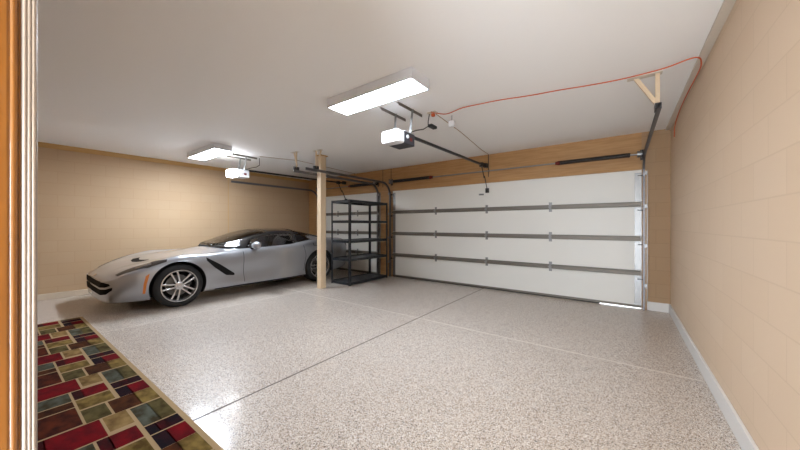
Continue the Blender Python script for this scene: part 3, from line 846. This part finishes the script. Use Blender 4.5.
for i in range(len(gst) - 1):
    for j in range(nv_ - 1): gb.faces.new((gv[i][j], gv[i][j + 1], gv[i + 1][j + 1], gv[i + 1][j]))
gbvh = BVHTree.FromBMesh(gb); gb.free()
pn = {'frame': 'roof_frame', 'rear_quarter': 'rear_quarter_panel'}
for key, cells in parts.items():
    base = key.rstrip('LR') if key[-1] in 'LR' else key
    bm = bmesh.new(); vm = {}
    for i, j in cells:
        vs = []
        for a, b in ((i, j), (i, j + 1), (i + 1, j + 1), (i + 1, j)):
            if (a, b) not in vm: vm[(a, b)] = bm.verts.new(grid[a][b])
            vs.append(vm[(a, b)])
        bm.faces.new(vs)
    o = finish(pn.get(base, base), bm, gm[base], car, smooth=True)
    sm = o.modifiers.new('thick', 'SOLIDIFY'); sm.thickness = .005 if 'wind' in base else .014; sm.offset = -1
    if 'wind' in base: sm.offset = 0
# door mirrors
for sd in (1, -1):
    bm = bmesh.new()
    bmesh.ops.create_uvsphere(bm, u_segments=24, v_segments=14, radius=1)
    for v in bm.verts:
        x, y, z = v.co
        yy = y * .085 if y < 0 else y * .035
        v.co = Vector((CX + sd * .985 + x * .125, CY + 2.04 + yy, .905 + z * (.074 + .012 * x * sd)))
    mo = finish('mirror', bm, M['paint'], car, smooth=True)
    bm = bmesh.new(); tube(bm, [(CX + sd * .83, CY + 2.02, .845), (CX + sd * .93, CY + 2.04, .89)], [.03, .02], 10); finish('mirror_foot', bm, M['gloss_black'], mo, smooth=True)
    bm = bmesh.new(); box(bm, (CX + sd * .985 - .085, CY + 2.073, .87), (CX + sd * .985 + .085, CY + 2.079, .955)); finish('mirror_glass', bm, M['rim'], mo, bevel=.002)
# cabin
for sd in (1, -1):
    x = CX + sd * .36
    bm = bmesh.new()
    sec = [(.19, .70, 2.82), (.22, .80, 2.84), (.22, .93, 2.88), (.19, 1.0, 2.90), (.12, 1.04, 2.92), (.105, 1.10, 2.93), (.06, 1.125, 2.935)]
    rr = []
    for w, z, s in sec:
        ring = []
        for k in range(16):
            a = 2 * PI * k / 16; c_, s_ = math.cos(a), math.sin(a)
            ring.append(bm.verts.new((x + w * math.copysign(abs(c_) ** .6, c_), CY + s + .06 * math.copysign(abs(s_) ** .7, s_), z)))
        rr.append(ring)
    for i in range(len(rr) - 1):
        for k in range(16): bm.faces.new((rr[i][k], rr[i][(k + 1) % 16], rr[i + 1][(k + 1) % 16], rr[i + 1][k]))
    bm.faces.new(rr[0]); bm.faces.new(rr[-1])
    finish('seat', bm, M['seat'], car, smooth=True)
bm = bmesh.new()
pts = [(CX + .36 + .17 * math.cos(a), CY + 2.27 + .05 * math.sin(a), .90 + .16 * math.sin(a)) for a in [2 * PI * k / 28 for k in range(29)]]
tube(bm, pts, .013, 8, caps=False); bar(bm, (CX + .2, CY + 2.27, .90), (CX + .52, CY + 2.27, .90), .03, .03); finish('steering_wheel', bm, M['cabin'], car, smooth=True)
bm = bmesh.new(); box(bm, (CX - .68, CY + 1.80, .82), (CX + .68, CY + 2.10, .885)); finish('dashboard', bm, M['cabin'], car, bevel=.03)

# wheels
def wheel(s, r, hw, sd, rim_r):
    xc = CX + sd * (.93 - hw)      # middle of the tyre
    yc = CY + s; zc = r
    P = lambda prof: [(sd * a, b) for a, b in prof]
    bm = bmesh.new()
    lathe_x(bm, xc, yc, zc, P([(-hw + .01, rim_r), (-hw, rim_r + .03), (-hw + .005, r - .03), (-hw + .03, r - .004), (-hw + .07, r), (hw - .07, r), (hw - .03, r - .004), (hw - .005, r - .03), (hw, rim_r + .035), (hw - .006, rim_r + .004), (hw - .03, rim_r - .002)]), 64)
    w = finish('wheel', bm, M['tire'], car, smooth=True)
    bm = bmesh.new()
    lathe_x(bm, xc, yc, zc, P([(hw - .008, rim_r + .005), (hw + .002, rim_r + .006), (hw + .004, rim_r - .006), (hw - .012, rim_r - .018), (hw - .06, rim_r - .026), (-hw + .02, rim_r - .03), (-hw + .01, rim_r)]), 64)
    finish('rim', bm, M['rim'], w, smooth=True)
    # five pairs of spokes
    for k in range(5):
        a0 = PI / 2 + .32 + 2 * PI * k / 5
        bm = bmesh.new()
        for e in (-1, 1):
            prev = None
            for q in range(7):
                u = q / 6; rad = .035 + u * (rim_r - .045)
                ang = a0 + e * (.42 - .205 * u) if u > 0 else a0 + e * .45
                ang = a0 + e * math.atan2(.022 + .022 * u, rad)
                xo = hw - .030 + .022 * math.sin(u * PI * .75) - .006 * u
                half_w = .0115 + .004 * abs(u - .4)
                cdir = Vector((0, math.cos(ang), math.sin(ang))); tdir = Vector((0, -math.sin(ang), math.cos(ang)))
                c_ = Vector((xc + sd * xo, yc, zc)) + cdir * rad
                ring = [bm.verts.new(c_ + tdir * half_w), bm.verts.new(c_ - tdir * half_w), bm.verts.new(c_ - tdir * half_w * 1.2 - Vector((sd * .03, 0, 0))), bm.verts.new(c_ + tdir * half_w * 1.2 - Vector((sd * .03, 0, 0)))]
                if prev:
                    for z_ in range(4): bm.faces.new((prev[z_], prev[(z_ + 1) % 4], ring[(z_ + 1) % 4], ring[z_]))
                else: bm.faces.new(ring)
                prev = ring
            bm.faces.new(prev)
        finish('spoke', bm, M['rim'], w, bevel=.003)
    bm = bmesh.new(); lathe_x(bm, xc, yc, zc, P([(hw - .06, .062), (hw - .022, .060), (hw - .016, .045), (hw - .014, .034), (hw - .006, .032), (hw - .003, .001)]), 28); finish('hub', bm, M['rim'], w, smooth=True)
    bm = bmesh.new(); lathe_x(bm, xc, yc, zc, P([(hw - .11, .07), (hw - .09, .08), (hw - .09, .165), (hw - .115, .165), (hw - .115, .07)]), 40); finish('brake_disc', bm, M['brake'], w, smooth=True)
    bm = bmesh.new(); ca = 0.35
    lathe_x(bm, xc, yc, zc, P([(hw - .075, .10), (hw - .07, .175), (hw - .125, .18), (hw - .125, .10), (hw - .075, .10)]), 8, ca - .4, ca + .4); finish('brake_caliper', bm, M['black'], w, smooth=True)
    bm = bmesh.new(); lathe_x(bm, xc, yc, zc, P([(-hw + .02, rim_r - .03), (-hw + .02, .001)]), 40); finish('wheel_back', bm, M['well'], w)
for s, r, hw in WH:
    for sd in (1, -1): wheel(s, r, hw, sd, r - .092)
